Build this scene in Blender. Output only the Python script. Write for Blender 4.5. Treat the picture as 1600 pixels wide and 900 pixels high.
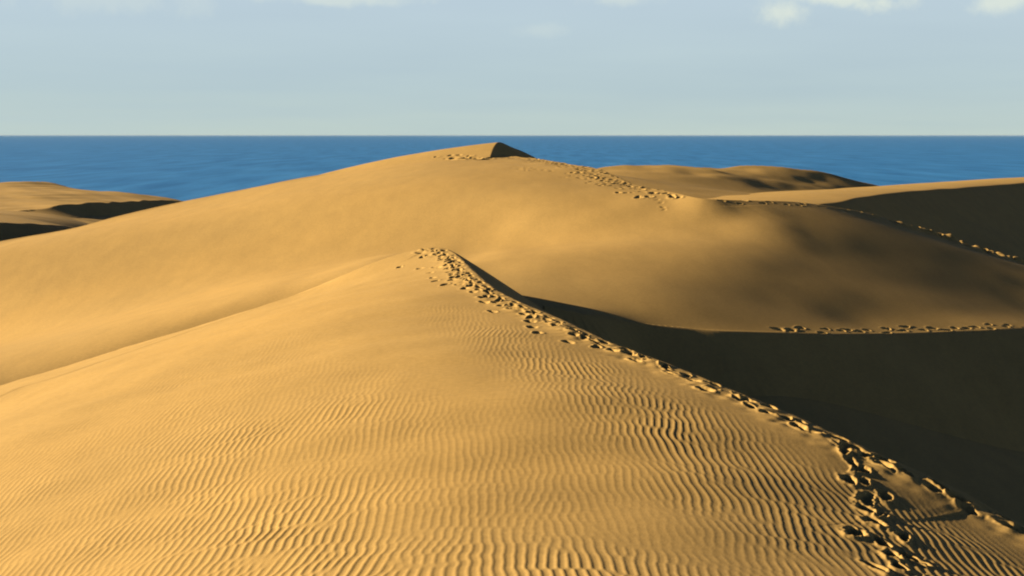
import bpy, math, numpy as np
from mathutils import Vector
rad = math.radians
for o in list(bpy.data.objects): bpy.data.objects.remove(o)
scene = bpy.context.scene

# ---------------------------------------------------------------- camera, sky, sun, exposure
F, PITCH = 2000.0, math.atan(239.0 / 2000.0)          # focal length in pixels of a 1600 px wide frame
SUN_EL, SUN_AZ = 16.0, 16.0                            # sun low on the left; azimuth = degrees it stands beyond pure left (away from camera)
EXPOSURE = 0.96
cam_d = bpy.data.cameras.new('camera'); cam = bpy.data.objects.new('camera', cam_d)
scene.collection.objects.link(cam); scene.camera = cam
cam_d.sensor_width = 36.0; cam_d.lens = 36.0 * F / 1600.0
cam_d.clip_start = 0.1; cam_d.clip_end = 200000.0
cam.location = (0, 0, 0); cam.rotation_euler = (math.pi / 2 - PITCH, 0, 0)

w = bpy.data.worlds.new('World'); scene.world = w; w.use_nodes = True
nt = w.node_tree; N = nt.nodes; L = nt.links
for n in list(N): N.remove(n)
out = N.new('ShaderNodeOutputWorld'); bg = N.new('ShaderNodeBackground'); bg.inputs['Strength'].default_value = 0.05
sky = N.new('ShaderNodeTexSky'); sky.sky_type = 'NISHITA'; sky.sun_disc = False
sky.sun_elevation = rad(SUN_EL); sky.sun_rotation = rad(-90 + SUN_AZ)
sky.altitude = 20; sky.air_density = 0.2; sky.dust_density = 0.1; sky.ozone_density = 3.0
# thin veil of cloud and a few small pale clouds, laid out by direction in the sky
tc = N.new('ShaderNodeTexCoord')
sep = N.new('ShaderNodeSeparateXYZ'); L.new(tc.outputs['Generated'], sep.inputs[0])
zmx = N.new('ShaderNodeMath'); zmx.operation = 'MAXIMUM'; zmx.inputs[1].default_value = 0.0; L.new(sep.outputs['Z'], zmx.inputs[0])
zad = N.new('ShaderNodeMath'); zad.operation = 'ADD'; zad.inputs[1].default_value = 0.06; L.new(zmx.outputs[0], zad.inputs[0])
dx = N.new('ShaderNodeMath'); dx.operation = 'DIVIDE'; L.new(sep.outputs['X'], dx.inputs[0]); L.new(zad.outputs[0], dx.inputs[1])
dy = N.new('ShaderNodeMath'); dy.operation = 'DIVIDE'; L.new(sep.outputs['Y'], dy.inputs[0]); L.new(zad.outputs[0], dy.inputs[1])
cb = N.new('ShaderNodeCombineXYZ'); L.new(dx.outputs[0], cb.inputs[0]); L.new(dy.outputs[0], cb.inputs[1])
cn = N.new('ShaderNodeTexNoise'); cn.inputs['Scale'].default_value = 1.5; cn.inputs['Detail'].default_value = 6; cn.inputs['Roughness'].default_value = 0.55
L.new(cb.outputs[0], cn.inputs['Vector'])
cr = N.new('ShaderNodeMapRange'); cr.inputs['From Min'].default_value = 0.57; cr.inputs['From Max'].default_value = 0.74; cr.interpolation_type = 'SMOOTHSTEP'
L.new(cn.outputs[0], cr.inputs['Value'])
hz = N.new('ShaderNodeMapRange'); hz.inputs['From Min'].default_value = 0.085; hz.inputs['From Max'].default_value = 0.125; hz.interpolation_type = 'SMOOTHSTEP'
L.new(sep.outputs['Z'], hz.inputs['Value'])
mulc = N.new('ShaderNodeMath'); mulc.operation = 'MULTIPLY'; L.new(cr.outputs[0], mulc.inputs[0]); L.new(hz.outputs[0], mulc.inputs[1])
mul2 = N.new('ShaderNodeMath'); mul2.operation = 'MULTIPLY'; L.new(mulc.outputs[0], mul2.inputs[0]); mul2.inputs[1].default_value = 0.5
# veil: mixes the Nishita colour towards a pale blue-grey, stronger near the horizon
vn = N.new('ShaderNodeTexNoise'); vn.inputs['Scale'].default_value = 0.35; vn.inputs['Detail'].default_value = 3
L.new(cb.outputs[0], vn.inputs['Vector'])
vr = N.new('ShaderNodeMapRange'); vr.inputs['To Min'].default_value = 0.9; vr.inputs['To Max'].default_value = 1.0
vr.inputs['From Min'].default_value = 0.3; vr.inputs['From Max'].default_value = 0.7; L.new(vn.outputs[0], vr.inputs['Value'])
hf = N.new('ShaderNodeMapRange'); hf.inputs['From Min'].default_value = 0.10; hf.inputs['From Max'].default_value = 0.17
hf.inputs['To Min'].default_value = 1.0; hf.inputs['To Max'].default_value = 0.0; hf.interpolation_type = 'SMOOTHSTEP'; L.new(sep.outputs['Z'], hf.inputs['Value'])
vm = N.new('ShaderNodeMath'); vm.operation = 'MULTIPLY'; L.new(vr.outputs[0], vm.inputs[0]); L.new(hf.outputs[0], vm.inputs[1])
vc = N.new('ShaderNodeValToRGB'); vc.color_ramp.elements[0].position = 0.0; vc.color_ramp.elements[1].position = 0.11
vc.color_ramp.elements[0].color = (.545, .652, .605, 1); vc.color_ramp.elements[1].color = (.545, .675, .757, 1)
em = vc.color_ramp.elements.new(0.035); em.color = (.500, .625, .650, 1); L.new(sep.outputs['Z'], vc.inputs[0])
vsc = N.new('ShaderNodeVectorMath'); vsc.operation = 'SCALE'; vsc.inputs['Scale'].default_value = 10.0; L.new(vc.outputs[0], vsc.inputs[0])
mx1 = N.new('ShaderNodeMixRGB'); L.new(vm.outputs[0], mx1.inputs[0]); L.new(sky.outputs[0], mx1.inputs[1]); L.new(vsc.outputs[0], mx1.inputs[2])
# a few small clouds low in the sky: (bearing, height, width, height) with ragged, noisy edges
brg = N.new('ShaderNodeMath'); brg.operation = 'DIVIDE'; L.new(sep.outputs['X'], brg.inputs[0]); L.new(sep.outputs['Y'], brg.inputs[1])
bz = N.new('ShaderNodeCombineXYZ'); L.new(brg.outputs[0], bz.inputs[0]); L.new(sep.outputs['Z'], bz.inputs[1]); L.new(sep.outputs['Y'], bz.inputs[2])
wn = N.new('ShaderNodeTexNoise'); wn.inputs['Scale'].default_value = 38; wn.inputs['Detail'].default_value = 6; wn.inputs['Roughness'].default_value = .6; L.new(bz.outputs[0], wn.inputs['Vector'])
acc = None
for (bx_, bzz, rx, rz, amt) in [(.205, .093, .024, .012, .8), (.245, .101, .045, .006, .85), (.283, .097, .022, .007, .85), (.372, .094, .022, .008, .8), (.405, .098, .03, .007, .8), (-.13, .1015, .07, .005, .5), (-.30, .10, .09, .012, .25), (.08, .102, .03, .006, .4), (.02, .080, .02, .006, .2)]:
    sb = N.new('ShaderNodeVectorMath'); sb.operation = 'SUBTRACT'; L.new(bz.outputs[0], sb.inputs[0]); sb.inputs[1].default_value = (bx_, bzz, 0)
    mm = N.new('ShaderNodeVectorMath'); mm.operation = 'MULTIPLY'; L.new(sb.outputs[0], mm.inputs[0]); mm.inputs[1].default_value = (1 / rx, 1 / rz, 0)
    le = N.new('ShaderNodeVectorMath'); le.operation = 'LENGTH'; L.new(mm.outputs[0], le.inputs[0])
    nn = N.new('ShaderNodeMath'); nn.operation = 'MULTIPLY_ADD'; L.new(wn.outputs[0], nn.inputs[0]); nn.inputs[1].default_value = 2.6; L.new(le.outputs['Value'], nn.inputs[2])
    rg = N.new('ShaderNodeMapRange'); rg.interpolation_type = 'SMOOTHSTEP'; rg.inputs['From Min'].default_value = 1.35; rg.inputs['From Max'].default_value = 2.6; rg.inputs['To Min'].default_value = amt; rg.inputs['To Max'].default_value = 0; L.new(nn.outputs[0], rg.inputs['Value'])
    if acc is None: acc = rg.outputs[0]
    else:
        mxx = N.new('ShaderNodeMath'); mxx.operation = 'MAXIMUM'; L.new(acc, mxx.inputs[0]); L.new(rg.outputs[0], mxx.inputs[1]); acc = mxx.outputs[0]
# only in front (towards the sea)
fr = N.new('ShaderNodeMath'); fr.operation = 'GREATER_THAN'; fr.inputs[1].default_value = 0.2; L.new(sep.outputs['Y'], fr.inputs[0])
ac2 = N.new('ShaderNodeMath'); ac2.operation = 'MULTIPLY'; L.new(acc, ac2.inputs[0]); L.new(fr.outputs[0], ac2.inputs[1])
mul2 = ac2
mx2 = N.new('ShaderNodeMixRGB'); mx2.inputs[2].default_value = (7.6, 8.3, 7.4, 1); L.new(mul2.outputs[0], mx2.inputs[0]); L.new(mx1.outputs[0], mx2.inputs[1])
L.new(mx2.outputs[0], bg.inputs['Color']); L.new(bg.outputs[0], out.inputs[0])

sl = bpy.data.lights.new('sun', 'SUN'); sl.energy = 5.0; sl.angle = rad(0.5); sl.color = (1.0, 0.85, 0.60)
sun = bpy.data.objects.new('sun', sl); scene.collection.objects.link(sun)
ld = Vector((-math.cos(rad(SUN_EL)) * math.cos(rad(SUN_AZ)), math.cos(rad(SUN_EL)) * math.sin(rad(SUN_AZ)), math.sin(rad(SUN_EL))))
sun.rotation_euler = ld.to_track_quat('Z', 'Y').to_euler(); sun.location = (-60, 0, 40)
vs = scene.view_settings; vs.view_transform = 'Standard'; vs.look = 'None'; vs.gamma = 1.0; vs.use_curve_mapping = False; vs.exposure = EXPOSURE

scene.cycles.diffuse_bounces = 0; scene.cycles.filter_width = 2.0

# ---------------------------------------------------------------- helpers
cp, sp = math.cos(PITCH), math.sin(PITCH)
def P(u, v, Y):
    """world point at forward distance Y on the line of sight through photograph pixel (u, v)"""
    a = (u - 800) / F; b = (450 - v) / F
    d = (a, b * sp + cp, b * cp - sp)
    return (d[0] * Y / d[1], Y, d[2] * Y / d[1])
def Pz(u, v, z):
    a = (u - 800) / F; b = (450 - v) / F
    d = (a, b * sp + cp, b * cp - sp)
    s = z / d[2]
    return (d[0] * s, d[1] * s, z)

def tps(pts, lam=0.0):
    """thin plate surface z(x, y) through surveyed points"""
    pts = np.array(pts, float); n = len(pts)
    c = pts[:, :2].mean(0); s = pts[:, :2].std()
    q = (pts[:, :2] - c) / s
    r2 = ((q[:, None] - q[None]) ** 2).sum(-1)
    K = 0.5 * r2 * np.log(r2 + 1e-12) + lam * np.eye(n)
    Pm = np.c_[np.ones(n), q]
    A = np.zeros((n + 3, n + 3)); A[:n, :n] = K; A[:n, n:] = Pm; A[n:, :n] = Pm.T
    sol = np.linalg.solve(A, np.r_[pts[:, 2], 0, 0, 0])
    def f(x, y):
        X = (x - c[0]) / s; Y = (y - c[1]) / s
        z = sol[n] + sol[n + 1] * X + sol[n + 2] * Y
        for i in range(n):
            r2 = (X - q[i, 0]) ** 2 + (Y - q[i, 1]) ** 2
            z = z + sol[i] * 0.5 * r2 * np.log(r2 + 1e-12)
        return z
    return f

def resample(pts, n):
    """smooth (Catmull-Rom) resample of a polyline of tuples"""
    p = np.array(pts, float)
    p = np.vstack([2 * p[0] - p[1], p, 2 * p[-1] - p[-2]])
    m = len(p) - 3; t = np.linspace(0, m - 1e-6, n); k = t.astype(int); f = (t - k)[:, None]
    a, b, c, d = p[k], p[k + 1], p[k + 2], p[k + 3]
    r = 0.5 * (2 * b + (c - a) * f + (2 * a - 5 * b + 4 * c - d) * f ** 2 + (3 * b - a - 3 * c + d) * f ** 3)
    return r

LAST = {}
def polydist(x, y, line):
    """signed distance to a polyline (positive = right-hand / lee side when walking along it) and the interpolated extra columns"""
    sh = x.shape; x = x.ravel(); y = y.ravel()
    best = np.full(x.shape, 1e18); bc = np.zeros_like(x); sg = np.ones_like(x); par = np.zeros_like(x)
    for i in range(len(line) - 1):
        ax, ay = line[i, :2]; bx, by = line[i + 1, :2]
        ex, ey = bx - ax, by - ay; l2 = ex * ex + ey * ey
        t = np.clip(((x - ax) * ex + (y - ay) * ey) / l2, 0, 1)
        qx = x - (ax + t * ex); qy = y - (ay + t * ey); d2 = qx * qx + qy * qy
        cr_ = (ex * (y - ay) - ey * (x - ax)) / math.sqrt(l2); ca = np.abs(cr_)
        m = (d2 < best - 1e-9) | ((d2 < best + 1e-9) & (ca > bc))
        best[m] = d2[m]; bc[m] = ca[m]; sg[m] = np.where(cr_[m] > 0, -1, 1); par[m] = (i + t)[m]
    LAST['par'] = par
    cols = [np.interp(par, np.arange(len(line)), line[:, j]).reshape(sh) for j in range(2, line.shape[1])]
    return (np.sqrt(best) * sg).reshape(sh), cols

def meet(W, line, x, y, d, reach):
    """windward surface W bent so that it meets the surveyed crest exactly"""
    diff = line[:, 2] - W(line[:, 0], line[:, 1])
    corr = np.interp(LAST['par'], np.arange(len(line)), diff).reshape(x.shape)   # nearest points of the polydist call just made for this crest
    return W(x, y) + corr * np.exp(-np.abs(d) / reach)
def smax(a, b, k):
    h = np.clip(0.5 + 0.5 * (a - b) / k, 0, 1); return b + (a - b) * h + k * h * (1 - h)
def smin(a, b, k): return -smax(-a, -b, k)
def sstep(x, a, b):
    t = np.clip((x - a) / (b - a), 0, 1); return t * t * (3 - 2 * t)
def waves(x, y, scale, seed, n=14, spread=2.0):
    """smooth random field, about -1..1, features of size 'scale' metres"""
    r = np.random.RandomState(seed); s = np.zeros_like(x)
    for i in range(n):
        k = 2 * math.pi / (scale * spread ** r.uniform(-1, 1)); a = r.uniform(0, 2 * math.pi)
        s += np.sin(k * (math.cos(a) * x + math.sin(a) * y) + r.uniform(0, 6.283))
    return s / math.sqrt(n / 2) * 0.5
def hashn(ix, iy, seed):
    h = (ix.astype(np.int64) * 374761393 + iy.astype(np.int64) * 668265263 + seed * 974711) & 0x7fffffff
    h = ((h ^ (h >> 13)) * 1274126177) & 0x7fffffff
    return ((h ^ (h >> 16)) & 0xffff) / 65535.0
def vnoise(x, y, s, seed):
    x = x / s; y = y / s; ix = np.floor(x); iy = np.floor(y); fx = x - ix; fy = y - iy
    fx = fx * fx * (3 - 2 * fx); fy = fy * fy * (3 - 2 * fy)
    a = hashn(ix, iy, seed); b = hashn(ix + 1, iy, seed); c = hashn(ix, iy + 1, seed); d = hashn(ix + 1, iy + 1, seed)
    return (a + (b - a) * fx) * (1 - fy) + (c + (d - c) * fx) * fy - 0.5

def fan(rs, az):
    """grid points spaced by distance and bearing, finer where detail is finer"""
    R, A = np.meshgrid(rs, np.radians(az), indexing='ij'); return R * np.sin(A), R * np.cos(A)
def sheet(name, x, y, z, material, label):
    ny, nx = x.shape
    me = bpy.data.meshes.new(name)
    co = np.stack([x, y, z], -1).reshape(-1, 3).astype(np.float32)
    i = (np.arange(ny - 1)[:, None] * nx + np.arange(nx - 1)[None]).ravel()
    quads = np.stack([i, i + 1, i + nx + 1, i + nx], -1).astype(np.int32)
    me.vertices.add(len(co)); me.vertices.foreach_set('co', co.ravel())
    me.loops.add(quads.size); me.loops.foreach_set('vertex_index', quads.ravel())
    me.polygons.add(len(quads)); me.polygons.foreach_set('loop_start', np.arange(len(quads), dtype=np.int32) * 4)
    me.polygons.foreach_set('use_smooth', np.ones(len(quads), bool))
    me.update(calc_edges=True)
    n = me.polygons[0].normal
    if n.z < 0: me.flip_normals()
    me.materials.append(material)
    o = bpy.data.objects.new(name, me); scene.collection.objects.link(o)
    o['kind'] = 'structure'
    if label: o['label'] = label
    return o

def stamp(x, y, z, prints):
    """press footprints into the sand: (px, py, heading, length, width, depth)"""
    xf, yf, zf = x.ravel(), y.ravel(), z.ravel()
    x0, x1 = min(p[0] for p in prints) - 2, max(p[0] for p in prints) + 2
    y0, y1 = min(p[1] for p in prints) - 2, max(p[1] for p in prints) + 2
    idx = np.nonzero((xf > x0) & (xf < x1) & (yf > y0) & (yf < y1))[0]
    order = idx[np.argsort(yf[idx], kind='stable')]; ys = yf[order]
    for (px, py, h, ln, wd, dp) in prints:
        a, b = np.searchsorted(ys, [py - 2 * ln, py + 2 * ln]); s = order[a:b]
        s = s[np.abs(xf[s] - px) < 2 * ln]
        ddx, ddy = xf[s] - px, yf[s] - py
        al = (ddx * math.cos(h) + ddy * math.sin(h)) / (ln / 2); ac = (-ddx * math.sin(h) + ddy * math.cos(h)) / (wd / 2)
        r = np.sqrt(al ** 2 + ac ** 2)
        r = r + .5 * vnoise(xf[s], yf[s], ln * .28, 77) + .22 * vnoise(xf[s], yf[s], ln * .12, 78)
        r = r * (1 + 0.10 * np.sin(3 * np.arctan2(ac, al) + px * 7))
        zf[s] += dp * (-np.exp(-(r / 0.85) ** 4) + 0.17 * np.exp(-((r - 1.25) / 0.33) ** 2) * (1 + 0.5 * np.clip(al, -1, 1)))
    return zf.reshape(z.shape)
def track(path, step, rng, ln, wd, dp, side=0.11, jit=0.05):
    """prints of somebody walking along a path [(x, y), ...]"""
    p = np.array(path, float); seg = np.hypot(*np.diff(p, axis=0).T); s = np.r_[0, np.cumsum(seg)]
    res = []; t = rng.uniform(0, step); k = rng.randint(2)
    while t < s[-1]:
        X = np.interp(t, s, p[:, 0]); Y = np.interp(t, s, p[:, 1])
        X2 = np.interp(t + .3, s, p[:, 0]); Y2 = np.interp(t + .3, s, p[:, 1]); X1 = np.interp(t - .3, s, p[:, 0]); Y1 = np.interp(t - .3, s, p[:, 1])
        h = math.atan2(Y2 - Y1, X2 - X1); sd = side * (1 if k % 2 else -1) + rng.normal(0, jit)
        res.append((X - sd * math.sin(h), Y + sd * math.cos(h), h + rng.normal(0, .25), ln * rng.uniform(.8, 1.2), wd * rng.uniform(.8, 1.25), dp * rng.uniform(.6, 1.25)))
        t += step * rng.uniform(.8, 1.2); k += 1
    return res

# ---------------------------------------------------------------- materials
def sand_material():
    m = bpy.data.materials.new('sand'); m.use_nodes = True; t = m.node_tree; n = t.nodes; l = t.links
    b = n['Principled BSDF']; b.inputs['Roughness'].default_value = 0.95
    b.inputs['Specular IOR Level'].default_value = 0.08
    g = n.new('ShaderNodeNewGeometry')
    n1 = n.new('ShaderNodeTexNoise'); n1.inputs['Scale'].default_value = 0.12; n1.inputs['Detail'].default_value = 4; l.new(g.outputs['Position'], n1.inputs['Vector'])
    n2 = n.new('ShaderNodeTexNoise'); n2.inputs['Scale'].default_value = 9.0; n2.inputs['Detail'].default_value = 6; l.new(g.outputs['Position'], n2.inputs['Vector'])
    r1 = n.new('ShaderNodeValToRGB'); r1.color_ramp.elements[0].position = .3; r1.color_ramp.elements[1].position = .7
    r1.color_ramp.elements[0].color = (0.54, 0.338, 0.110, 1); r1.color_ramp.elements[1].color = (0.59, 0.362, 0.112, 1)
    l.new(n1.outputs[0], r1.inputs[0])
    mr = n.new('ShaderNodeMapRange'); mr.inputs['From Min'].default_value = .3; mr.inputs['From Max'].default_value = .7; mr.inputs['To Min'].default_value = .93; mr.inputs['To Max'].default_value = 1.06
    l.new(n2.outputs[0], mr.inputs['Value'])
    mu = n.new('ShaderNodeMixRGB'); mu.blend_type = 'MULTIPLY'; mu.inputs[0].default_value = 1; l.new(r1.outputs[0], mu.inputs[1]); l.new(mr.outputs[0], mu.inputs[2])
    mp = n.new('ShaderNodeMapping'); mp.inputs['Scale'].default_value = (1.1, .35, 1); l.new(g.outputs['Position'], mp.inputs['Vector'])
    n4 = n.new('ShaderNodeTexNoise'); n4.inputs['Scale'].default_value = 1.0; n4.inputs['Detail'].default_value = 7; n4.inputs['Roughness'].default_value = .65; l.new(mp.outputs[0], n4.inputs['Vector'])
    m4 = n.new('ShaderNodeMapRange'); m4.inputs['From Min'].default_value = .3; m4.inputs['From Max'].default_value = .7; m4.inputs['To Min'].default_value = .93; m4.inputs['To Max'].default_value = 1.06; l.new(n4.outputs[0], m4.inputs['Value'])
    mu2 = n.new('ShaderNodeMixRGB'); mu2.blend_type = 'MULTIPLY'; mu2.inputs[0].default_value = 1; l.new(mu.outputs[0], mu2.inputs[1]); l.new(m4.outputs[0], mu2.inputs[2])
    l.new(mu2.outputs[0], b.inputs['Base Color'])
    n3 = n.new('ShaderNodeTexNoise'); n3.inputs['Scale'].default_value = 30.0; n3.inputs['Detail'].default_value = 5; n3.inputs['Roughness'].default_value = .6; l.new(g.outputs['Position'], n3.inputs['Vector'])
    bu = n.new('ShaderNodeBump'); bu.inputs['Strength'].default_value = .35; bu.inputs['Distance'].default_value = .006; l.new(n3.outputs[0], bu.inputs['Height'])
    l.new(bu.outputs[0], b.inputs['Normal'])
    return m
def sea_material():
    m = bpy.data.materials.new('sea_water'); m.use_nodes = True; t = m.node_tree; n = t.nodes; l = t.links
    b = n['Principled BSDF']; b.inputs['Roughness'].default_value = 0.5; b.inputs['IOR'].default_value = 1.33
    b.inputs['Specular IOR Level'].default_value = 0.3
    g = n.new('ShaderNodeNewGeometry')
    mp = n.new('ShaderNodeMapping'); mp.inputs['Scale'].default_value = (0.05, 0.006, 1); l.new(g.outputs['Position'], mp.inputs['Vector'])
    n1 = n.new('ShaderNodeTexNoise'); n1.inputs['Scale'].default_value = 1.0; n1.inputs['Detail'].default_value = 8; n1.inputs['Roughness'].default_value = .65; l.new(mp.outputs[0], n1.inputs['Vector'])
    r = n.new('ShaderNodeValToRGB'); r.color_ramp.elements[0].position = .35; r.color_ramp.elements[1].position = .68
    r.color_ramp.elements[0].color = (0.018, 0.180, 0.480, 1); r.color_ramp.elements[1].color = (0.065, 0.320, 0.720, 1)
    l.new(n1.outputs[0], r.inputs[0]); l.new(r.outputs[0], b.inputs['Base Color'])
    return m
SAND, SEA = sand_material(), sea_material()

# ---------------------------------------------------------------- foreground dune
crest_px = [(1600, 824, -4.68), (1537, 788, -4.52), (1465, 751, -4.36), (1375, 712, -4.19), (1325, 688, -4.10), (1285, 671, -4.06), (1225, 643, -4.02),
            (1125, 603, -3.96), (1040, 567, -3.92), (950, 535, -3.85), (870, 496, -3.81), (810, 472, -3.79), (765, 447, -3.77), (732, 417, -3.79), (708, 394, -3.80)]
edge_px = [(680, 386, 43.3), (625, 396, 43.2), (560, 420, 42.6), (500, 449, 41.8), (437, 470, 40.8), (375, 492, 39.7), (312, 513, 38.3), (187, 556, 35.4), (62, 599, 32.6), (0, 619, 31.1)]
lineA = [(11.0, 6.0, -6.2, .65), (8.1, 11.0, -5.15, .65)] + [Pz(*p) + (.66,) for p in crest_px[:-2]] + [Pz(*crest_px[-2]) + (.66,), Pz(*crest_px[-1]) + (.66,)]
lineA += [P(*edge_px[0]) + (.66,)] + [P(*edge_px[1]) + (.45,)] + [P(*p) + (.28,) for p in edge_px[2:]]
lineA += [(-14.8, 22, -7.7, .25), (-17, 12, -9.0, .25), (-18, 2, -10, .25)]
lineA = resample(lineA, 120)
for _ in range(3): lineA[1:-1] = .5 * lineA[1:-1] + .25 * (lineA[:-2] + lineA[2:])
ptsA = [tuple(p[:3]) for p in lineA[::6]]
ptsA += [(-5, 13, -4.80), (-3, 13, -4.30), (-1, 13, -3.97), (1, 13, -3.93), (3, 13, -4.10), (4.6, 13, -4.38),
         (-10, 18, -5.85), (-7, 18, -5.02), (-4, 18, -4.28), (-1, 18, -3.80), (1, 18, -3.72), (3, 18, -3.88),
         (-10, 24, -5.60), (-5, 24, -4.38), (-2, 24, -3.84), (0, 24, -3.73), (-11, 30, -5.95), (-6, 30, -4.55), (-2.5, 30, -3.86), (-6, 36, -4.75), (-3, 38, -4.1),
         (0, 5, -3.0), (-12, 8, -7.4), (5, 5, -3.8)]
WA = tps(ptsA, 0.0001)
rs = np.concatenate([np.geomspace(1.0, 9.6, 60)[:-1], np.geomspace(9.6, 50, 1150), np.geomspace(50.5, 78, 30)])
az = np.concatenate([np.linspace(-75, -26, 120)[:-1], np.linspace(-26, 26, 1350), np.linspace(26, 75, 120)[1:]])
x, y = fan(rs, az)
dA, (zc, sl_) = polydist(x, y, lineA)
lee = np.maximum(dA, 0)
z = meet(WA, lineA, x, y, dA, 1.0)
# slightly rounded brink, then the slip face with faint slide streaks
along = LAST['par'].reshape(x.shape) * .45
slip = zc - sl_ * (np.sqrt(lee ** 2 + 0.01) - 0.1)
z = np.where(dA > 0, slip + .05 * sstep(lee, .3, 1.5) * vnoise(along + .1 * waves(x, y, 3, 2), lee * .15, .35, 33), z)
wd_ = -np.minimum(dA, 0)                                   # distance back from the brink
# wind ripples: a narrow band of random plane waves, so crests fork and join
rng = np.random.RandomState(4)
ar = np.zeros_like(x); ai = np.zeros_like(x)
bend = waves(x, y, 5.0, 3) * 0.05
for i in range(46):
    k = 2 * math.pi / 0.100 * (1 + rng.normal(0, .06)); a = math.atan2(.01, 1) + rng.normal(0, .085)
    ph = k * (math.cos(a) * x + math.sin(a) * y + bend) + rng.uniform(0, 6.283); ar += np.cos(ph); ai += np.sin(ph)
mag = np.sqrt(ar ** 2 + ai ** 2) + 1e-9; c1 = ar / mag; c2 = (ar ** 2 - ai ** 2) / mag ** 2
rip = (c1 + 0.22 * c2) * np.clip(mag / 4.0, 0, 1)
isleft = sstep(x + 0.25 * (y - 20), -1.0, 2.5)             # 0 on the sunny left shoulder, 1 towards the crest
mask = sstep(wd_, 0.7, 2.4) * isleft + sstep(wd_ + 0.8 * waves(x, y, 5, 9), 3.5, 10.0) * (1 - isleft)
mask *= (1 - sstep(y + 2 * waves(x, y, 6, 8), 24, 33)) * (0.78 + 0.3 * waves(x, y, 2.2, 11))
mask *= (0.42 + 0.58 * sstep(x, -6.5, -2.0)) * (1 - .4 * sstep(x, 1.5, 4.0))
z += np.where(dA < 0, rip * np.clip(mask, 0, 1) * 0.0066, 0)
z += 0.02 * waves(x, y, 3.0, 21) * sstep(wd_, .3, 2)
# trodden crest
rng = np.random.RandomState(12)
crest = lineA[(lineA[:, 3] > .59) & (lineA[:, 1] > 5)][:, :2]
def off(path, d):
    p = np.array(path); t = np.gradient(p, axis=0); t /= np.hypot(t[:, 0], t[:, 1])[:, None]
    return np.c_[p[:, 0] - t[:, 1] * d, p[:, 1] + t[:, 0] * d]
band = np.exp(-((wd_ - 0.38) / 0.33) ** 2) * (dA < 0) * sstep(sl_, .5, .62)
z += band * (0.045 * vnoise(x, y, .16, 5) + 0.04 * vnoise(x, y, .5, 6) + .03 + .015 * sstep(x, 3.5, 5.5))
prints = track(off(crest, .27), .40, rng, .31, .14, .08, side=.09) + track(off(crest, .42), .6, rng, .32, .15, .075, side=.08, jit=.06)
far = crest[crest[:, 1] > 22]
prints += track(off(far, .65), .9, rng, .36, .18, .06, jit=.2) + track(off(crest[crest[:, 1] > 32], .9), .9, rng, .38, .2, .07, jit=.25)
br = [Pz(*q)[:2] for q in [(1335, 700, -4.1), (1362, 740, -4.1), (1372, 790, -4.1), (1400, 830, -4.05), (1430, 870, -4.05), (1455, 905, -4.0), (1475, 960, -4.0)]]
prints += track(br, .40, rng, .31, .14, .08, side=.12) + track(off(br, -.16), .6, rng, .32, .17, .10, side=.1, jit=.1)
z = stamp(x, y, z, prints)
sheet('sand_dune', x, y, z, SAND, 'rippled golden dune in the foreground with a trodden crest above a black slip face')

# ---------------------------------------------------------------- middle dune with the summit
lineB = [(-80, 36, -15, .25), (-56, 66, -10.8, .25), P(-80, 398, 84) + (.2,), P(0, 377, 90) + (.2,), P(112, 357, 94) + (.2,), P(187, 337, 97) + (.2,), P(270, 318, 100) + (.2,), P(400, 292, 104) + (.2,), P(475, 277, 107) + (.2,), P(550, 266, 110) + (.2,),
         P(610, 257, 112) + (.25,), P(700, 247, 110) + (.3,), P(780, 243.5, 106) + (.4,), P(845, 249, 98) + (.5,), P(900, 258, 88) + (.6,), P(935, 264, 82) + (.6,), P(995, 289, 74) + (.6,),
         P(1047, 299, 69.5) + (.6,), P(1100, 310, 66) + (.6,), P(1180, 313, 67.5) + (.6,), P(1240, 315, 69.5) + (.6,), P(1294, 322, 72) + (.6,), P(1365, 335, 76) + (.6,), P(1428, 356, 79) + (.6,), P(1475, 373, 84) + (.6,),
         P(1537, 395, 91) + (.6,), P(1600, 412, 99) + (.6,), P(1700, 432, 108) + (.6,), P(1900, 460, 122) + (.6,)]
lineB = resample(lineB, 160)
lineG = resample([P(820, 470, 41) + (.3,), P(900, 487, 41) + (.5,), P(975, 501, 41.8) + (.72,), P(1070, 512, 42.2) + (.6,), P(1150, 517, 42.6) + (.6,), P(1300, 520, 44.5) + (.6,), P(1400, 519, 47) + (.6,), P(1500, 516, 49) + (.6,), P(1600, 512, 51.5) + (.6,), P(1800, 503, 62) + (.6,), P(2100, 495, 72) + (.6,)], 80)
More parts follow.
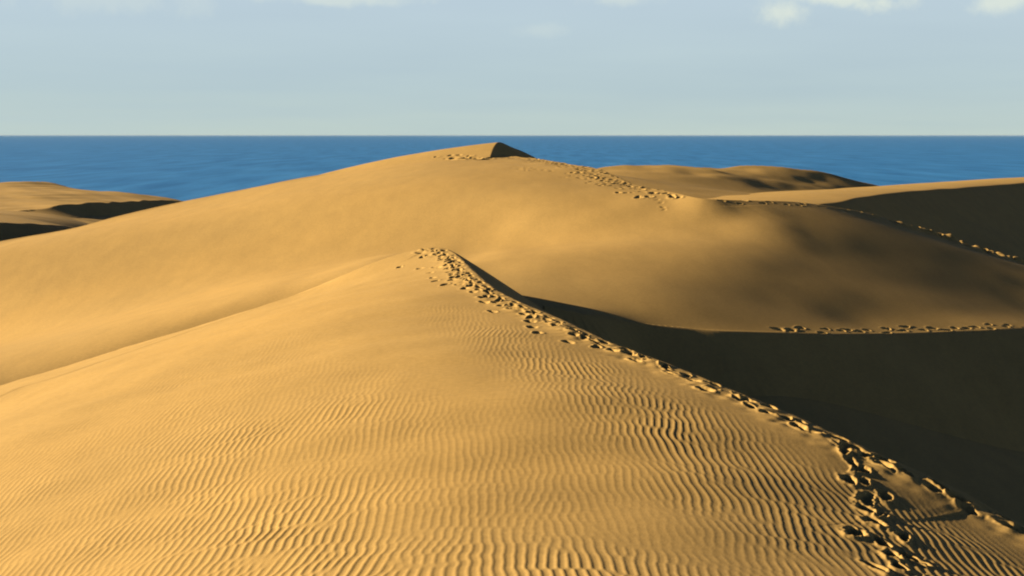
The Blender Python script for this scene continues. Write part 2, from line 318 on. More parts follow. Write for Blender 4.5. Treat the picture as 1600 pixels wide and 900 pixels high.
SHADING_FIT = '''-13990,262,267,278,291,308,325,340,355,364,371,373,373,368,360,348,327,297,249,181,87,-22,-115,-132,-48,82,196,276,317,321,292,236,156,60,-44,-145,-224,-271,-280,-269,-256,-249,-25
3,-264,-264,-264,-264,-265,-264,-263,-262,-263,-262,-265,-267,-272,-275,-280,-285,-288,-290,-293,-293;-13906,259,264,273,287,303,320,335,348,358,364,367,366,363,357,347,332,308,271
,212,126,15,-87,-115,-32,93,195,270,309,312,283,226,147,52,-52,-158,-253,-292,-283,-257,-239,-237,-245,-263,-265,-265,-266,-267,-266,-265,-265,-266,-268,-271,-275,-279,-284,-288,-2
91,-295,-297,-298,-299;-13820,256,260,269,283,298,315,329,342,351,358,359,359,357,353,345,335,318,289,240,163,50,-44,-75,-13,98,185,258,299,303,272,215,136,43,-59,-164,-290,-318,-2
79,-239,-222,-225,-239,-263,-266,-267,-268,-267,-268,-267,-268,-271,-273,-278,-282,-287,-292,-296,-298,-302,-303,-304,-304;-13727,252,256,265,278,293,309,323,336,344,349,352,351,35
0,346,341,335,323,300,259,188,59,1,56,60,67,152,233,284,292,258,198,122,31,-70,-146,-347,-342,-262,-214,-206,-215,-236,-264,-267,-269,-269,-269,-269,-269,-271,-275,-280,-285,-290,-
295,-300,-303,-306,-307,-309,-309,-309;-13625,247,252,260,273,288,303,317,328,336,341,342,342,340,337,334,329,320,302,260,173,84,84,162,184,108,88,189,261,277,238,173,98,17,-99,-95
,-418,-344,-225,-188,-196,-212,-238,-267,-270,-270,-269,-269,-268,-271,-275,-281,-287,-293,-299,-304,-307,-310,-312,-313,-313,-314,-314;-13512,244,246,256,267,282,297,309,320,327,3
30,332,330,327,325,321,318,309,291,254,148,105,179,248,257,224,121,113,224,258,212,130,59,2,-148,-84,-409,-286,-180,-184,-203,-216,-246,-272,-273,-270,-267,-266,-267,-273,-281,-288
,-296,-303,-308,-312,-315,-316,-317,-318,-317,-316,-317;-13384,238,242,250,261,276,288,301,311,316,318,318,316,312,309,304,299,289,268,226,152,151,246,302,307,284,233,142,158,236,1
81,67,-11,-40,-111,-133,-212,-194,-211,-246,-229,-225,-259,-282,-274,-265,-260,-261,-267,-277,-288,-299,-307,-314,-318,-320,-321,-322,-321,-319,-319,-318,-318;-13240,232,236,244,25
4,268,280,291,299,304,304,302,298,294,288,282,276,263,240,196,165,208,296,333,337,319,287,241,172,217,156,-13,-96,-50,-53,-86,-111,-143,-229,-279,-274,-252,-266,-297,-270,-251,-247
,-255,-268,-285,-300,-312,-320,-325,-328,-328,-327,-325,-323,-320,-318,-317,-316;-13081,225,230,236,248,259,270,280,286,288,287,284,277,270,264,257,248,237,215,175,184,263,331,352,
352,340,310,296,221,262,161,-98,-169,-42,4,-41,-67,-125,-225,-289,-313,-300,-280,-274,-248,-231,-231,-249,-273,-298,-316,-328,-334,-338,-337,-335,-331,-327,-322,-318,-314,-313,-312
;-12908,218,222,229,239,249,259,267,270,271,267,261,253,244,235,228,220,209,189,178,220,304,352,362,361,350,323,324,254,311,190,-148,-214,-26,48,-17,-45,-114,-206,-277,-329,-316,-3
21,-244,-229,-215,-213,-246,-284,-315,-336,-345,-351,-349,-346,-340,-333,-326,-318,-313,-308,-306,-305;-12721,210,213,220,229,237,246,252,252,251,244,235,224,214,204,198,192,187,17
3,191,265,334,363,370,364,353,336,333,277,343,210,-164,-219,-3,83,1,-28,-94,-172,-245,-308,-305,-311,-276,-254,-227,-196,-250,-301,-334,-355,-364,-366,-361,-353,-344,-332,-322,-312
,-304,-299,-296,-294;-12522,199,203,210,217,225,230,234,232,227,217,206,192,181,171,167,167,168,178,222,300,354,370,375,364,352,348,333,287,363,211,-163,-182,32,111,24,-5,-66,-130,
-203,-277,-305,-290,-300,-288,-263,-220,-255,-309,-348,-372,-381,-381,-373,-359,-345,-329,-315,-302,-292,-286,-283,-281;-12315,188,192,197,203,210,212,213,208,200,187,173,158,145,1
39,139,147,162,195,260,329,366,373,375,365,351,354,330,289,373,196,-169,-103,85,127,53,21,-36,-92,-164,-242,-302,-301,-308,-303,-302,-290,-270,-289,-345,-384,-398,-395,-384,-365,-3
43,-322,-304,-289,-278,-271,-267,-267;-12102,175,179,183,187,191,192,189,180,169,153,137,121,110,108,116,139,173,222,294,350,370,378,372,364,351,355,326,289,378,170,-203,-5,172,120
,84,46,-9,-60,-128,-204,-298,-318,-314,-315,-317,-323,-316,-295,-320,-384,-413,-412,-395,-368,-340,-312,-290,-273,-261,-255,-251,-250;-11886,161,163,166,169,170,167,160,150,133,117
,98,84,76,81,103,146,194,254,321,362,374,380,370,362,355,351,321,291,379,158,-213,34,223,132,114,67,17,-34,-90,-172,-268,-323,-320,-321,-324,-328,-334,-332,-319,-360,-425,-433,-409
,-371,-333,-300,-274,-256,-244,-238,-234,-233;-11670,145,146,147,147,145,138,127,113,96,76,59,47,47,64,106,163,220,285,342,370,378,381,369,360,361,344,316,294,373,164,-211,43,243,1
44,132,80,43,-5,-47,-130,-220,-309,-317,-319,-324,-329,-335,-342,-346,-345,-428,-467,-428,-375,-326,-287,-259,-239,-228,-221,-218,-218;-11456,126,127,126,122,114,104,90,72,53,34,20
,15,25,58,126,191,245,312,359,376,384,381,371,360,364,335,309,296,353,181,-198,31,250,149,137,90,72,35,5,-74,-162,-256,-309,-314,-321,-326,-332,-336,-343,-323,-453,-527,-458,-387,-
326,-278,-247,-225,-213,-207,-206,-204;-11249,108,106,102,92,81,64,46,26,7,-9,-17,-11,15,75,152,216,275,337,374,385,392,381,372,362,362,325,300,293,336,182,-190,20,254,150,139,116,
112,73,54,-19,-65,-174,-302,-313,-318,-323,-326,-326,-327,-310,-393,-590,-545,-428,-341,-280,-241,-217,-203,-198,-194,-195;-11050,90,84,75,60,40,18,-4,-26,-41,-51,-48,-27,20,108,18
7,240,307,363,389,397,398,381,371,363,354,312,291,287,321,165,-184,23,259,155,163,156,161,121,106,34,29,-116,-288,-304,-320,-322,-322,-324,-323,-331,-311,-489,-659,-524,-385,-299,-
246,-217,-200,-192,-189,-187;-10860,71,63,47,23,-6,-35,-61,-83,-92,-90,-71,-26,51,144,217,277,345,391,406,409,397,377,367,359,337,295,283,279,309,139,-158,54,258,179,224,232,208,16
9,137,85,67,-90,-286,-289,-315,-324,-325,-328,-328,-331,-314,-398,-599,-606,-465,-343,-268,-227,-204,-192,-185,-184;-10682,56,42,18,-16,-57,-95,-127,-144,-145,-124,-79,-9,101,193,2
51,326,388,418,422,413,387,367,359,346,314,276,273,265,273,138,-46,105,246,266,329,304,249,193,173,148,-76,-127,-251,-271,-303,-327,-337,-340,-344,-347,-356,-344,-473,-595,-524,-40
0,-304,-246,-213,-196,-187,-184;-10515,44,26,-10,-59,-112,-162,-199,-212,-196,-148,-68,42,155,244,309,386,431,439,427,400,368,354,349,326,291,263,264,249,223,181,141,157,303,421,40
2,351,215,147,159,273,-218,-227,-262,-271,-299,-328,-352,-364,-369,-377,-378,-359,-404,-509,-506,-428,-336,-266,-226,-200,-191,-192;-10359,39,14,-36,-99,-170,-236,-278,-285,-244,-1
57,-32,118,234,308,387,445,461,443,412,373,347,346,336,308,279,270,272,258,247,247,267,263,399,522,356,229,171,144,122,287,-271,-283,-256,-275,-310,-343,-369,-390,-403,-420,-401,-3
75,-372,-418,-456,-418,-349,-282,-233,-200,-196,-210;-10210,43,6,-55,-138,-227,-311,-364,-361,-287,-141,48,214,327,403,466,484,462,424,379,344,338,342,326,301,292,298,302,303,314,3
33,355,373,414,413,266,152,110,89,57,178,-99,-244,-313,-287,-331,-369,-395,-413,-429,-450,-426,-382,-368,-376,-397,-382,-341,-288,-239,-204,-205,-230;-10063,55,6,-69,-166,-280,-384
,-450,-440,-321,-91,175,351,437,498,510,481,434,388,346,331,341,342,323,315,325,338,349,362,375,385,388,384,360,285,171,86,58,16,45,131,8,-153,-348,-377,-336,-395,-420,-432,-443,-4
53,-459,-404,-360,-368,-363,-349,-323,-287,-250,-226,-223,-231;-9906,69,11,-70,-183,-318,-448,-531,-514,-341,27,344,500,546,542,497,444,394,354,331,335,348,342,335,343,362,378,392,
398,394,383,362,328,269,185,104,33,17,-51,34,159,78,-96,-362,-387,-418,-393,-438,-452,-452,-458,-485,-410,-369,-374,-357,-331,-309,-285,-261,-246,-239,-239;-9721,68,21,-56,-178,-33
4,-493,-596,-571,-342,214,571,602,582,517,450,399,360,337,334,344,349,348,353,370,390,404,405,393,370,341,304,253,187,116,61,1,-2,-82,57,171,103,-72,-359,-384,-417,-444,-441,-474,-
470,-468,-491,-441,-396,-365,-362,-333,-306,-286,-271,-261,-254,-251;-9532,76,39,-26,-149,-319,-507,-635,-584,-253,406,734,614,540,459,402,365,343,336,338,343,347,353,366,387,401,4
01,384,356,322,286,244,188,128,77,35,-12,-13,-114,144,154,93,-72,-349,-372,-396,-429,-475,-498,-503,-489,-501,-478,-409,-364,-373,-349,-313,-293,-280,-273,-268,-266;-9347,94,69,17,
-94,-263,-478,-647,-557,-43,560,729,535,466,401,364,345,335,331,331,334,340,353,371,388,390,372,343,308,273,239,196,143,94,58,25,-2,-22,-25,99,130,71,-85,-339,-358,-381,-408,-453,-
532,-537,-528,-517,-508,-422,-382,-371,-362,-331,-306,-292,-284,-281,-280;-9175,120,108,69,-13,-162,-392,-637,-525,213,666,550,434,390,352,337,328,321,316,314,320,331,348,367,374,3
60,330,299,268,238,206,165,118,76,52,22,9,-29,-8,111,112,44,-102,-335,-352,-373,-402,-444,-501,-580,-556,-538,-515,-457,-405,-360,-373,-352,-322,-306,-298,-294,-294;-9019,148,145,1
26,77,-25,-237,-603,-384,306,577,396,350,327,314,312,306,301,294,296,305,321,340,354,350,323,292,266,243,218,187,148,105,71,52,25,23,-31,33,92,81,13,-123,-336,-352,-373,-405,-446,-
501,-560,-555,-559,-525,-493,-413,-371,-375,-366,-341,-323,-312,-309,-308;-8881,172,176,173,153,100,-41,-592,-225,388,349,282,280,281,287,289,285,278,275,279,295,313,330,337,322,29
0,265,247,232,210,180,140,101,70,55,31,39,-27,69,60,47,-18,-145,-342,-357,-379,-409,-446,-490,-528,-553,-567,-543,-513,-434,-397,-364,-372,-358,-338,-328,-324,-323;-8762,189,196,20
1,190,139,-17,-428,-62,318,221,230,246,260,271,274,267,260,259,271,288,306,321,321,298,267,250,241,230,210,177,138,99,70,53,32,33,-79,135,62,24,-44,-166,-350,-365,-385,-411,-442,-4
73,-500,-523,-555,-594,-517,-469,-409,-366,-375,-368,-353,-343,-339,-337;-8660,197,204,208,193,134,-2,-188,19,85,201,223,243,259,266,263,254,247,253,267,285,303,314,308,280,255,246
,242,233,211,177,136,96,69,49,40,16,8,59,55,11,-65,-184,-358,-372,-390,-411,-436,-459,-480,-503,-529,-574,-580,-494,-416,-383,-372,-371,-364,-356,-352,-350;-8574,197,202,200,181,12
2,24,-64,-8,1,175,263,253,264,263,254,245,242,251,268,286,302,311,298,269,251,248,246,237,213,174,131,91,65,36,37,-24,12,93,62,1,-83,-200,-365,-377,-393,-410,-429,-449,-470,-495,-5
27,-564,-548,-518,-448,-405,-364,-374,-370,-365,-362,-361;-8500,191,192,187,163,114,45,-13,-22,-7,173,274,253,263,256,246,239,241,254,273,290,305,310,291,263,252,252,251,239,212,16
9,124,82,58,22,35,-64,63,106,54,-14,-101,-216,-369,-380,-394,-408,-426,-443,-463,-487,-514,-532,-538,-534,-480,-410,-373,-376,-372,-371,-370,-368;-8434,180,180,171,149,109,59,13,-1
2,11,162,270,245,257,248,241,238,245,262,280,297,310,309,284,261,256,256,253,239,208,162,116,75,50,13,39,-93,156,78,27,-36,-119,-229,-372,-382,-394,-407,-423,-438,-458,-477,-494,-5
04,-510,-530,-543,-416,-396,-366,-372,-373,-373,-373;-8372,168,166,157,138,107,71,36,11,18,120,270,240,253,246,241,243,255,272,290,304,315,306,279,260,258,259,254,238,202,155,107,6
9,44,11,32,-125,227,65,4,-57,-137,-241,-374,-383,-393,-406,-420,-435,-451,-466,-478,-486,-495,-505,-525,-496,-399,-368,-375,-373,-374,-376;-8311,157,154,145,130,109,83,60,46,46,30,
246,244,257,251,249,254,267,283,299,311,316,300,274,259,259,260,254,234,196,147,102,67,41,27,26,-20,102,56,-7,-73,-152,-251,-375,-383,-393,-405,-417,-430,-444,-456,-467,-477,-488,-
502,-516,-496,-418,-384,-371,-372,-374,-376;-8247,148,143,137,126,111,96,84,79,83,84,49,250,280,261,261,265,277,292,305,314,313,292,267,258,259,259,252,229,190,140,95,63,33,29,-16,
-8,113,56,-17,-88,-166,-260,-375,-383,-393,-402,-414,-426,-437,-449,-459,-470,-483,-493,-494,-479,-458,-405,-364,-373,-373,-374;-8176,138,136,131,123,116,108,105,106,111,109,79,89,
314,267,269,272,284,296,306,312,304,281,261,256,258,258,249,223,182,133,88,58,25,31,-51,76,83,31,-35,-105,-181,-268,-375,-382,-391,-401,-410,-421,-432,-442,-453,-464,-474,-481,-480
,-468,-450,-447,-370,-375,-372,-372;-8099,132,130,127,123,120,119,121,127,132,132,119,114,194,274,266,273,283,294,303,305,293,270,256,254,257,256,245,217,176,125,83,52,23,28,-82,17
7,51,-3,-60,-125,-194,-277,-374,-382,-389,-397,-407,-416,-427,-436,-447,-457,-464,-470,-469,-468,-465,-443,-400,-361,-370,-369;-8013,127,126,124,124,125,127,134,142,150,155,158,168
,198,143,256,270,278,289,296,296,281,261,252,252,257,254,241,211,170,119,80,49,37,22,-9,129,40,-27,-85,-145,-209,-284,-373,-380,-387,-394,-403,-412,-421,-431,-440,-449,-454,-460,-4
61,-461,-457,-442,-431,-362,-372,-368;-7919,124,123,123,125,128,135,143,153,165,176,188,203,212,154,108,271,271,280,290,286,271,256,250,252,256,253,236,206,162,115,77,44,45,-20,46,
137,35,-47,-109,-164,-223,-291,-372,-378,-384,-391,-399,-407,-416,-425,-432,-440,-446,-449,-452,-451,-445,-436,-427,-427,-355,-368;-7817,122,122,123,125,131,139,150,162,177,191,207
,221,222,191,139,82,281,252,290,279,264,253,250,253,255,249,232,197,157,110,76,42,54,-52,188,90,-3,-76,-132,-182,-235,-297,-370,-376,-381,-387,-395,-402,-410,-418,-425,-432,-436,-4
40,-441,-440,-435,-430,-423,-418,-414,-361;-7708,121,121,123,126,134,142,154,168,183,201,216,228,227,206,168,135,149,172,283,277,259,253,251,253,252,243,224,186,156,110,75,48,50,-6
4,319,46,-46,-106,-154,-198,-245,-301,-368,-373,-377,-384,-390,-397,-404,-411,-417,-423,-427,-430,-431,-430,-427,-423,-419,-415,-411,-411;-7592,120,121,123,127,134,145,156,171,187,
204,219,228,229,213,189,165,155,155,129,282,254,253,250,249,246,233,216,170,164,113,80,69,48,151,157,17,-73,-128,-171,-211,-253,-304,-365,-369,-373,-379,-385,-391,-398,-404,-409,-4
15,-418,-420,-422,-421,-420,-417,-415,-413,-414,-418;-7471,120,120,123,128,135,145,157,172,187,203,217,226,226,218,203,187,177,177,169,76,265,235,245,240,234,224,209,166,165,113,82
,69,58,239,111,-8,-90,-143,-183,-220,-259,-305,-361,-365,-369,-374,-379,-386,-391,-396,-402,-406,-409,-412,-413,-413,-413,-412,-412,-412,-414,-416;-7346,119,121,123,128,135,145,157
,170,185,200,212,221,223,220,212,204,199,199,195,153,113,144,221,227,222,223,203,167,162,109,92,103,234,127,48,-35,-105,-153,-192,-226,-261,-305,-357,-360,-364,-369,-373,-379,-385,
-389,-394,-398,-401,-404,-405,-406,-407,-407,-408,-410,-410,-412;-7218,119,120,123,128,135,144,155,168,181,195,206,215,219,221,218,215,215,214,207,175,122,97,78,215,222,220,200,167
,154,111,124,230,189,86,7,-62,-118,-162,-197,-229,-263,-303,-352,-355,-359,-363,-367,-373,-377,-383,-386,-390,-394,-396,-398,-399,-402,-402,-404,-405,-407,-406;-7088,119,120,122,12
8,133,143,152,165,177,188,200,209,215,219,222,222,224,223,213,186,145,117,57,49,216,213,192,168,165,157,269,194,123,42,-27,-84,-132,-169,-201,-231,-263,-300,-346,-350,-353,-357,-36
2,-366,-370,-375,-379,-383,-386,-389,-391,-394,-396,-397,-399,-401,-401,-401;-6958,119,120,122,127,132,141,149,161,172,183,193,203,210,217,222,226,228,227,216,195,163,132,89,61,32,
205,186,177,195,379,206,126,63,0,-57,-105,-144,-177,-204,-232,-262,-297,-341,-344,-347,-351,-355,-360,-363,-368,-372,-376,-379,-382,-385,-388,-390,-392,-394,-395,-396,-396;-6826,11
9,119,122,125,131,138,147,156,166,177,188,197,206,214,221,226,230,228,219,201,176,146,114,88,56,112,203,267,317,251,152,74,15,-39,-86,-125,-156,-184,-208,-233,-261,-294,-335,-338,-
341,-345,-348,-353,-357,-361,-364,-369,-372,-376,-379,-382,-384,-387,-388,-390,-390,-391;-6695,119,119,121,124,129,136,143,152,161,172,181,192,201,211,219,226,230,229,221,207,185,1
59,129,102,80,114,212,293,314,215,115,36,-26,-74,-113,-144,-169,-192,-212,-234,-259,-291,-330,-332,-335,-338,-343,-345,-350,-354,-358,-362,-365,-370,-372,-376,-379,-381,-383,-384,-
385,-385;-6563,118,119,120,123,127,133,140,148,156,166,176,186,196,208,217,225,230,229,224,212,193,170,142,116,104,135,221,294,291,193,87,2,-62,-106,-139,-164,-183,-199,-216,-236,-
258,-288,-324,-327,-329,-332,-336,-339,-343,-347,-350,-355,-359,-363,-367,-370,-373,-376,-377,-379,-379,-380'''
def shading_fit_surface():
    """middle dune: heights fitted to the wanted light and shade, on a 1.5 m grid (first value of a row, then steps, in mm), joined by a smooth cubic spline"""
    g = np.array([np.cumsum([int(q) for q in r.split(',')]) for r in SHADING_FIT.replace('\n', '').split(';')]) / 1000.0
    def pre(c):
        n = len(c); M = np.zeros((n, n)); i = np.arange(n); M[i, i] = 4 / 6
        M[i[1:], i[:-1]] = 1 / 6; M[i[:-1], i[1:]] = 1 / 6; M[0, 0] = M[-1, -1] = 5 / 6
        return np.linalg.solve(M, c)
    c = pre(pre(g).T).T; ny, nx = c.shape
    def f(x, y):
        out_x = np.maximum(0, np.maximum(-50 - x, x - (-50 + 1.5 * (nx - 1)))); out_y = np.maximum(0, np.maximum(34 - y, y - (34 + 1.5 * (ny - 1))))
        a = np.clip((x + 50) / 1.5, 0, nx - 1.001); b = np.clip((y - 34) / 1.5, 0, ny - 1.001)
        ja = a.astype(int); ib = b.astype(int); fa = a - ja; fb = b - ib
        wt = lambda t: ((1 - t) ** 3 / 6, (3 * t ** 3 - 6 * t ** 2 + 4) / 6, (-3 * t ** 3 + 3 * t ** 2 + 3 * t + 1) / 6, t ** 3 / 6)
        wa, wb = wt(fa), wt(fb); z = np.zeros_like(x)
        for p in range(4):
            ii = np.clip(ib + p - 1, 0, ny - 1)
            for q in range(4): z += wb[p] * wa[q] * c[ii, np.clip(ja + q - 1, 0, nx - 1)]
        return z - .25 * out_x - .3 * out_y
    return f
WB = shading_fit_surface()  # light and shade of the slopes worked into these heights, not measured
def mound(x, y):
    ln = resample([P(762, 256, 98), P(768, 240, 103.5), P(773, 228, 107), P(781, 222, 110), P(799, 229.5, 113), P(818, 237, 115), P(840, 248, 117)], 40)
    d, (zc,) = polydist(x, y, ln)
    return np.where(d > 0, zc - .62 * d, zc + .10 * d - .005 * d * d) - .25 * np.maximum(0, 99 - y)
rsb = np.concatenate([np.geomspace(24, 38, 80)[:-1], np.geomspace(38, 132, 900), np.geomspace(133, 170, 30)])
azb = np.concatenate([np.linspace(-62, -25, 100)[:-1], np.linspace(-25, 26, 1100), np.linspace(26, 60, 90)[1:]])
x, y = fan(rsb, azb)
dB, (zc, slb) = polydist(x, y, lineB); dB = -dB      # this crest falls away on its far, left-hand side
z = meet(WB, lineB, x, y, dB, 2.5)
slb = np.maximum(slb, .6 * sstep(x, -2, 6))
z = np.where(dB > 0, zc - slb * dB - .25 * sstep(x, 4, 12) * np.maximum(0, y - 82), z)
dB = np.where(y < 36, -9, dB)
z = smax(z, mound(x, y), .25)
dG, (zg, slg) = polydist(x, y, lineG)
z = np.where((dG > 0) & (dB < 0) & (x > 1.0), zg - slg * (np.sqrt(dG ** 2 + .04) - .2), z)
z = z + 0.012 * waves(x, y, 7.0, 31) * (dB < -1)
z += np.exp(-((dB + 1.5) / 1.1) ** 2) * sstep(x, 21.5, 24.5) * (dB < 0) * (.2 + .5 * vnoise(x, y, .95, 61) + .3 * vnoise(x, y, .45, 62))
rng = np.random.RandomState(5)
def path(*q): return [P(*a)[:2] for a in q]
rb = lineB[:, :2]
ridge = rb[(rb[:, 0] > -3) & (rb[:, 0] < 50)]
def sel(a, b): return ridge[(ridge[:, 0] > a) & (ridge[:, 0] < b)]
pr = []
for d in (.4, .9, 1.5): pr += track(off(sel(2.2, 9.3), -d), .9, rng, .5, .32, .16, side=.2, jit=.5)
for d in (.5, 1.0): pr += track(off(sel(23.3, 42), -d), .7, rng, .55, .35, .26, side=.2, jit=.3)
pr += track(off(sel(10, 23.5), -.4), .8, rng, .4, .25, .08, side=.2, jit=.2)
pr += track(off(lineG[:, :2][lineG[:, 0] > 9], .3), .6, rng, .40, .25, .08, side=.12, jit=.15)
pr += track(path((690, 240, 106), (720, 243, 102), (745, 250, 99), (800, 252, 101), (850, 256, 98)), .8, rng, .6, .4, .22, side=.3, jit=.5)
for i in range(55): u = rng.uniform(800, 1040); pr.append(((u - 800) / 2000 * (84 - (u - 830) * .08) , 84 - (u - 830) * .08 - rng.uniform(0, 3.5), rng.uniform(0, 3), .36, .24, rng.uniform(.02, .045)))
pr += [(-3.1, 100.6, 2.4, 2.2, 1.3, .5), (-4.6, 103, 2.0, 1.2, .8, .25), (-2.0, 98.5, 1.0, 1.5, .9, .2)]
z = stamp(x, y, z, pr)
sheet('sand_dune', x, y, z, SAND, 'long smooth dune behind the foreground crest, rising to the highest summit')

# ---------------------------------------------------------------- the dark hollow between the two
ptsH = [(2, 26, -9.5), (6, 20, -9.6), (12, 14, -10), (3, 40, -8.6), (0, 46, -9.5), P(1100, 560, 43), P(1250, 600, 44), P(1400, 560, 54), P(1450, 650, 48), P(1600, 600, 55), P(1600, 700, 43), P(1600, 800, 33),
        (25, 30, -13), (30, 45, -14), (40, 60, -14.5), (20, 62, -12), (12, 55, -10.5), (14, 5, -12), (25, 5, -14), (-6, 50, -11)]
WH = tps(ptsH, .01)
x, y = fan(np.geomspace(4, 80, 200), np.linspace(-25, 75, 300))
sheet('sand_hollow', x, y, WH(x, y), SAND, 'shaded sandy hollow below the foreground crest')

# ---------------------------------------------------------------- far dunes
def ridge_dune(name, line, wind, lab, rr, aa, curve=0.0, n=(260, 500), rough=.05, seed=1, top=0.0, prints=None):
    """crest [(x,y,z,lee slope)], lee on the right walking along; wind = windward slope"""
    ln = resample(line, 60); x, y = fan(np.geomspace(rr[0], rr[1], n[0]), np.linspace(aa[0], aa[1], n[1]))
    d, cols = polydist(x, y, ln); u = -np.minimum(d, 0)
    z = np.where(d > 0, cols[0] - cols[1] * d, cols[0] + top * (1 - np.exp(-u / 4.0)) - wind * u - curve * u * u)
    z += rough * waves(x, y, 18, seed)
    if prints: z = stamp(x, y, z, prints)
    return sheet(name, x, y, z, SAND, lab)
# behind on the right: long crest with a broad black slip face
ridge_dune('sand_dune', [P(1150, 335, 100) + (.5,), P(1290, 319, 112) + (.55,), P(1360, 306, 128) + (.6,), P(1430, 299, 145) + (.6,), P(1500, 294, 165) + (.6,), P(1600, 286, 198) + (.6,), P(1750, 276, 240) + (.6,), P(2000, 268, 300) + (.6,)],
           .03, 'far dune on the right whose crest tops a broad black slip face', (85, 360), (5, 50), curve=.0015, seed=2, top=.45)
# a low rise in front of it, whose top just catches the sun
x, y = fan(np.geomspace(98, 145, 120), np.linspace(14, 36, 200))
q = ((x - 54.5) / 6.5) ** 2 + ((y - 121) / 8.0) ** 2
sheet('sand_mound', x, y, -16.2 + 7.6 * np.exp(-q) + .05 * waves(x, y, 8, 55), SAND, 'low sand rise with a sliver of sunlight in the shade of the far right dune')
# behind, centre right
lineD = [P(860, 275, 165) + (.25,), P(935, 263, 170) + (.25,), P(1000, 258.5, 176) + (.25,), P(1060, 258, 180) + (.25,), P(1105, 262, 182) + (.25,), P(1165, 259, 186) + (.25,), P(1240, 263, 188) + (.25,), P(1290, 270, 190) + (.25,), P(1340, 283, 192) + (.25,), P(1390, 294, 194) + (.25,), P(1450, 308, 196) + (.25,), P(1600, 350, 198) + (.25,), P(1900, 380, 200) + (.25,)]
lineD = resample(lineD, 70)
WD = tps([tuple(p[:3]) for p in lineD[::5]] + [P(950, 272, 150), P(950, 282, 138), P(1050, 270, 167), P(1050, 288, 152), P(1150, 275, 171), P(1150, 296, 159), P(1240, 298, 170), P(1240, 310, 160), P(1330, 300, 178), P(1330, 310, 168), P(1200, 268, 182), P(1280, 282, 182), (10, 115, -6.5), P(1450, 330, 150), P(1450, 350, 125), P(1600, 380, 150), P(1900, 420, 150), P(1900, 380, 200), P(1600, 350, 195)], .001)
x, y = fan(np.geomspace(110, 250, 260), np.linspace(-2, 30, 420))
d, (zc, s_) = polydist(x, y, lineD)
z = meet(WD, lineD, x, y, d, 8.0); z = np.where(d < 0, zc + s_ * d, z)
z = z - .7 * np.maximum(0, x - .305 * y)
sheet('sand_dune', x, y, z + .06 * waves(x, y, 12, 8) + .25 * vnoise(x, y, 3.0, 91) * sstep(y, 160, 172), SAND, 'low far dune with a brown shaded flank against the sea')
# behind on the left: two crests with short black slip faces
lineS = resample([P(-300, 300, 220) + (.3,), P(-100, 293, 226) + (.3,), P(0, 289.5, 226) + (.3,), P(20, 286, 225) + (.3,), P(60, 283, 224) + (.3,), P(85, 286, 222) + (.3,), P(110, 293, 222) + (.3,), P(140, 298.5, 222) + (.3,), P(190, 303, 220) + (.3,), P(240, 306, 218) + (.3,), P(272, 310.5, 214) + (.3,), P(320, 322, 214) + (.3,), P(400, 345, 214) + (.3,)], 70)
lineE = resample([P(40, 330, 146) + (.1,), P(80, 324, 150) + (.3,), P(112, 319, 156) + (.62,), P(150, 316.5, 164) + (.62,), P(200, 315.5, 178) + (.62,), P(272, 313, 202) + (.62,), P(330, 325, 212) + (.62,)], 50)
WE = tps([tuple(p[:3]) for p in lineS[::5]] + [tuple(p[:3]) for p in lineE[::6]] + [P(0, 300, 196), P(0, 320, 160), P(60, 300, 190), P(60, 318, 160), P(120, 306, 186), P(-150, 310, 180), P(0, 345, 130), P(-200, 345, 130), P(-300, 400, 90)], .001)
x, y = fan(np.geomspace(120, 300, 320), np.linspace(-40, -8, 500))
dS, (zs, ss) = polydist(x, y, lineS); dE, (ze, se) = polydist(x, y, lineE)
z = meet(WE, lineE, x, y, dE, 8.0) + .12 * waves(x, y, 9, 71)
z = np.where(dE > 0, np.where(dS > 0, np.minimum(z, ze - se * dE), ze - se * dE), z)
z = np.where(dS < 0, zs + ss * dS, z)
sheet('sand_dune', x, y, z, SAND, 'far left dune by the sea with a thin black slip face')
lineF = resample([P(-250, 344, 88) + (.62,), P(-100, 347, 96) + (.62,), P(0, 349, 104) + (.62,), P(60, 350, 112) + (.62,), P(105, 354, 122) + (.6,), P(150, 364, 130) + (.4,), P(240, 370, 145) + (.3,)], 50)
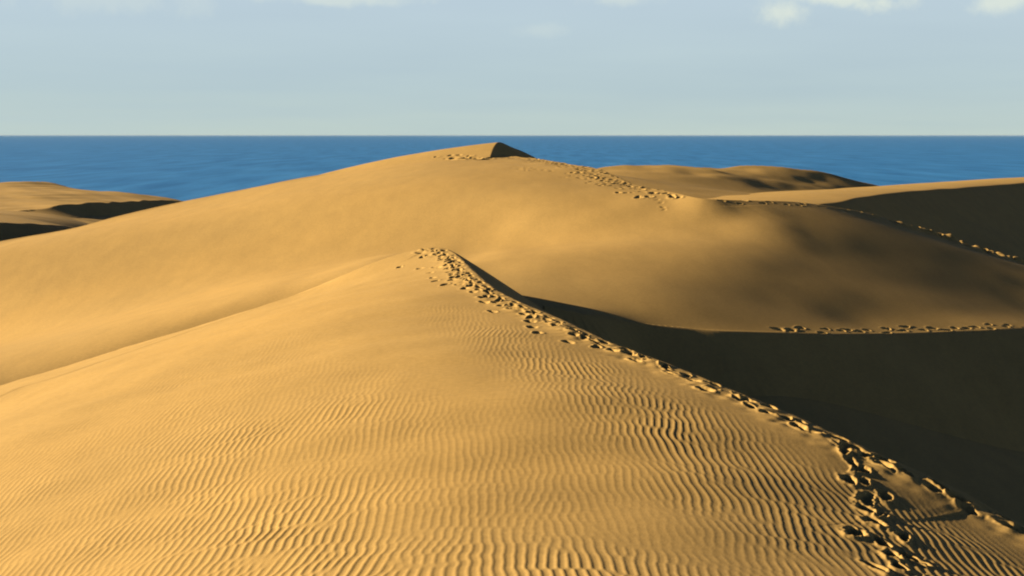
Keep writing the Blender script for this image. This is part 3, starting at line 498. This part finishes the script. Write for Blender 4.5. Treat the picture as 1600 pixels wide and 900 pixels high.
WF = tps([tuple(p[:3]) for p in lineF[::5]] + [P(0, 340, 120), P(0, 330, 140), P(60, 340, 128), P(60, 331, 146), P(112, 346, 134), P(112, 336, 152), P(187, 338, 160), P(187, 345, 150), P(260, 334, 180), P(-150, 335, 120), P(-150, 325, 150), P(300, 340, 210)], .001)
x, y = fan(np.geomspace(84, 215, 260), np.linspace(-48, -8, 420))
dF, (zf, sf) = polydist(x, y, lineF)
sheet('sand_dune', x, y, np.where(dF > 0, zf - sf * dF, meet(WF, lineF, x, y, dF, 8.0) + .06 * waves(x, y, 9, 72)), SAND, 'left dune whose black slip face meets the middle dune')

# ---------------------------------------------------------------- sand plain down to the shore, and the sea
x, y = np.meshgrid(np.linspace(-500, 500, 120), np.concatenate([np.linspace(-120, 460, 140)]))
z = -15.5 - 14 * sstep(y, 240, 430) + 0.6 * waves(x, y, 60, 41)
sheet('ground', x, y, z, SAND, 'sand plain running down to the shore')
xs = np.linspace(-90000, 90000, 41); x, y = np.meshgrid(xs, np.concatenate([[-2000, 0, 200], np.geomspace(400, 90000, 60)]))
sheet('sea', x, y, np.full_like(x, -28.0), SEA, 'calm blue sea under a sharp horizon')

# ---------------------------------------------------------------- sea air
import bmesh
bm = bmesh.new(); bmesh.ops.create_cube(bm, size=1)
bmesh.ops.scale(bm, vec=(190000, 190000, 35), verts=bm.verts); bmesh.ops.translate(bm, vec=(0, 0, -35 / 2 + 4), verts=bm.verts)
me = bpy.data.meshes.new('haze'); bm.to_mesh(me); bm.free()
hm = bpy.data.materials.new('haze'); hm.use_nodes = True; hn = hm.node_tree.nodes; hn.clear()
ho = hn.new('ShaderNodeOutputMaterial'); hv = hn.new('ShaderNodeVolumePrincipled'); hv.inputs['Color'].default_value = (.55, .72, .9, 1)
hv.inputs['Density'].default_value = 1.2e-5; hm.node_tree.links.new(hv.outputs[0], ho.inputs['Volume'])
me.materials.append(hm); o = bpy.data.objects.new('haze', me); scene.collection.objects.link(o); o['kind'] = 'stuff'; o['label'] = 'thin sea haze softening the horizon'
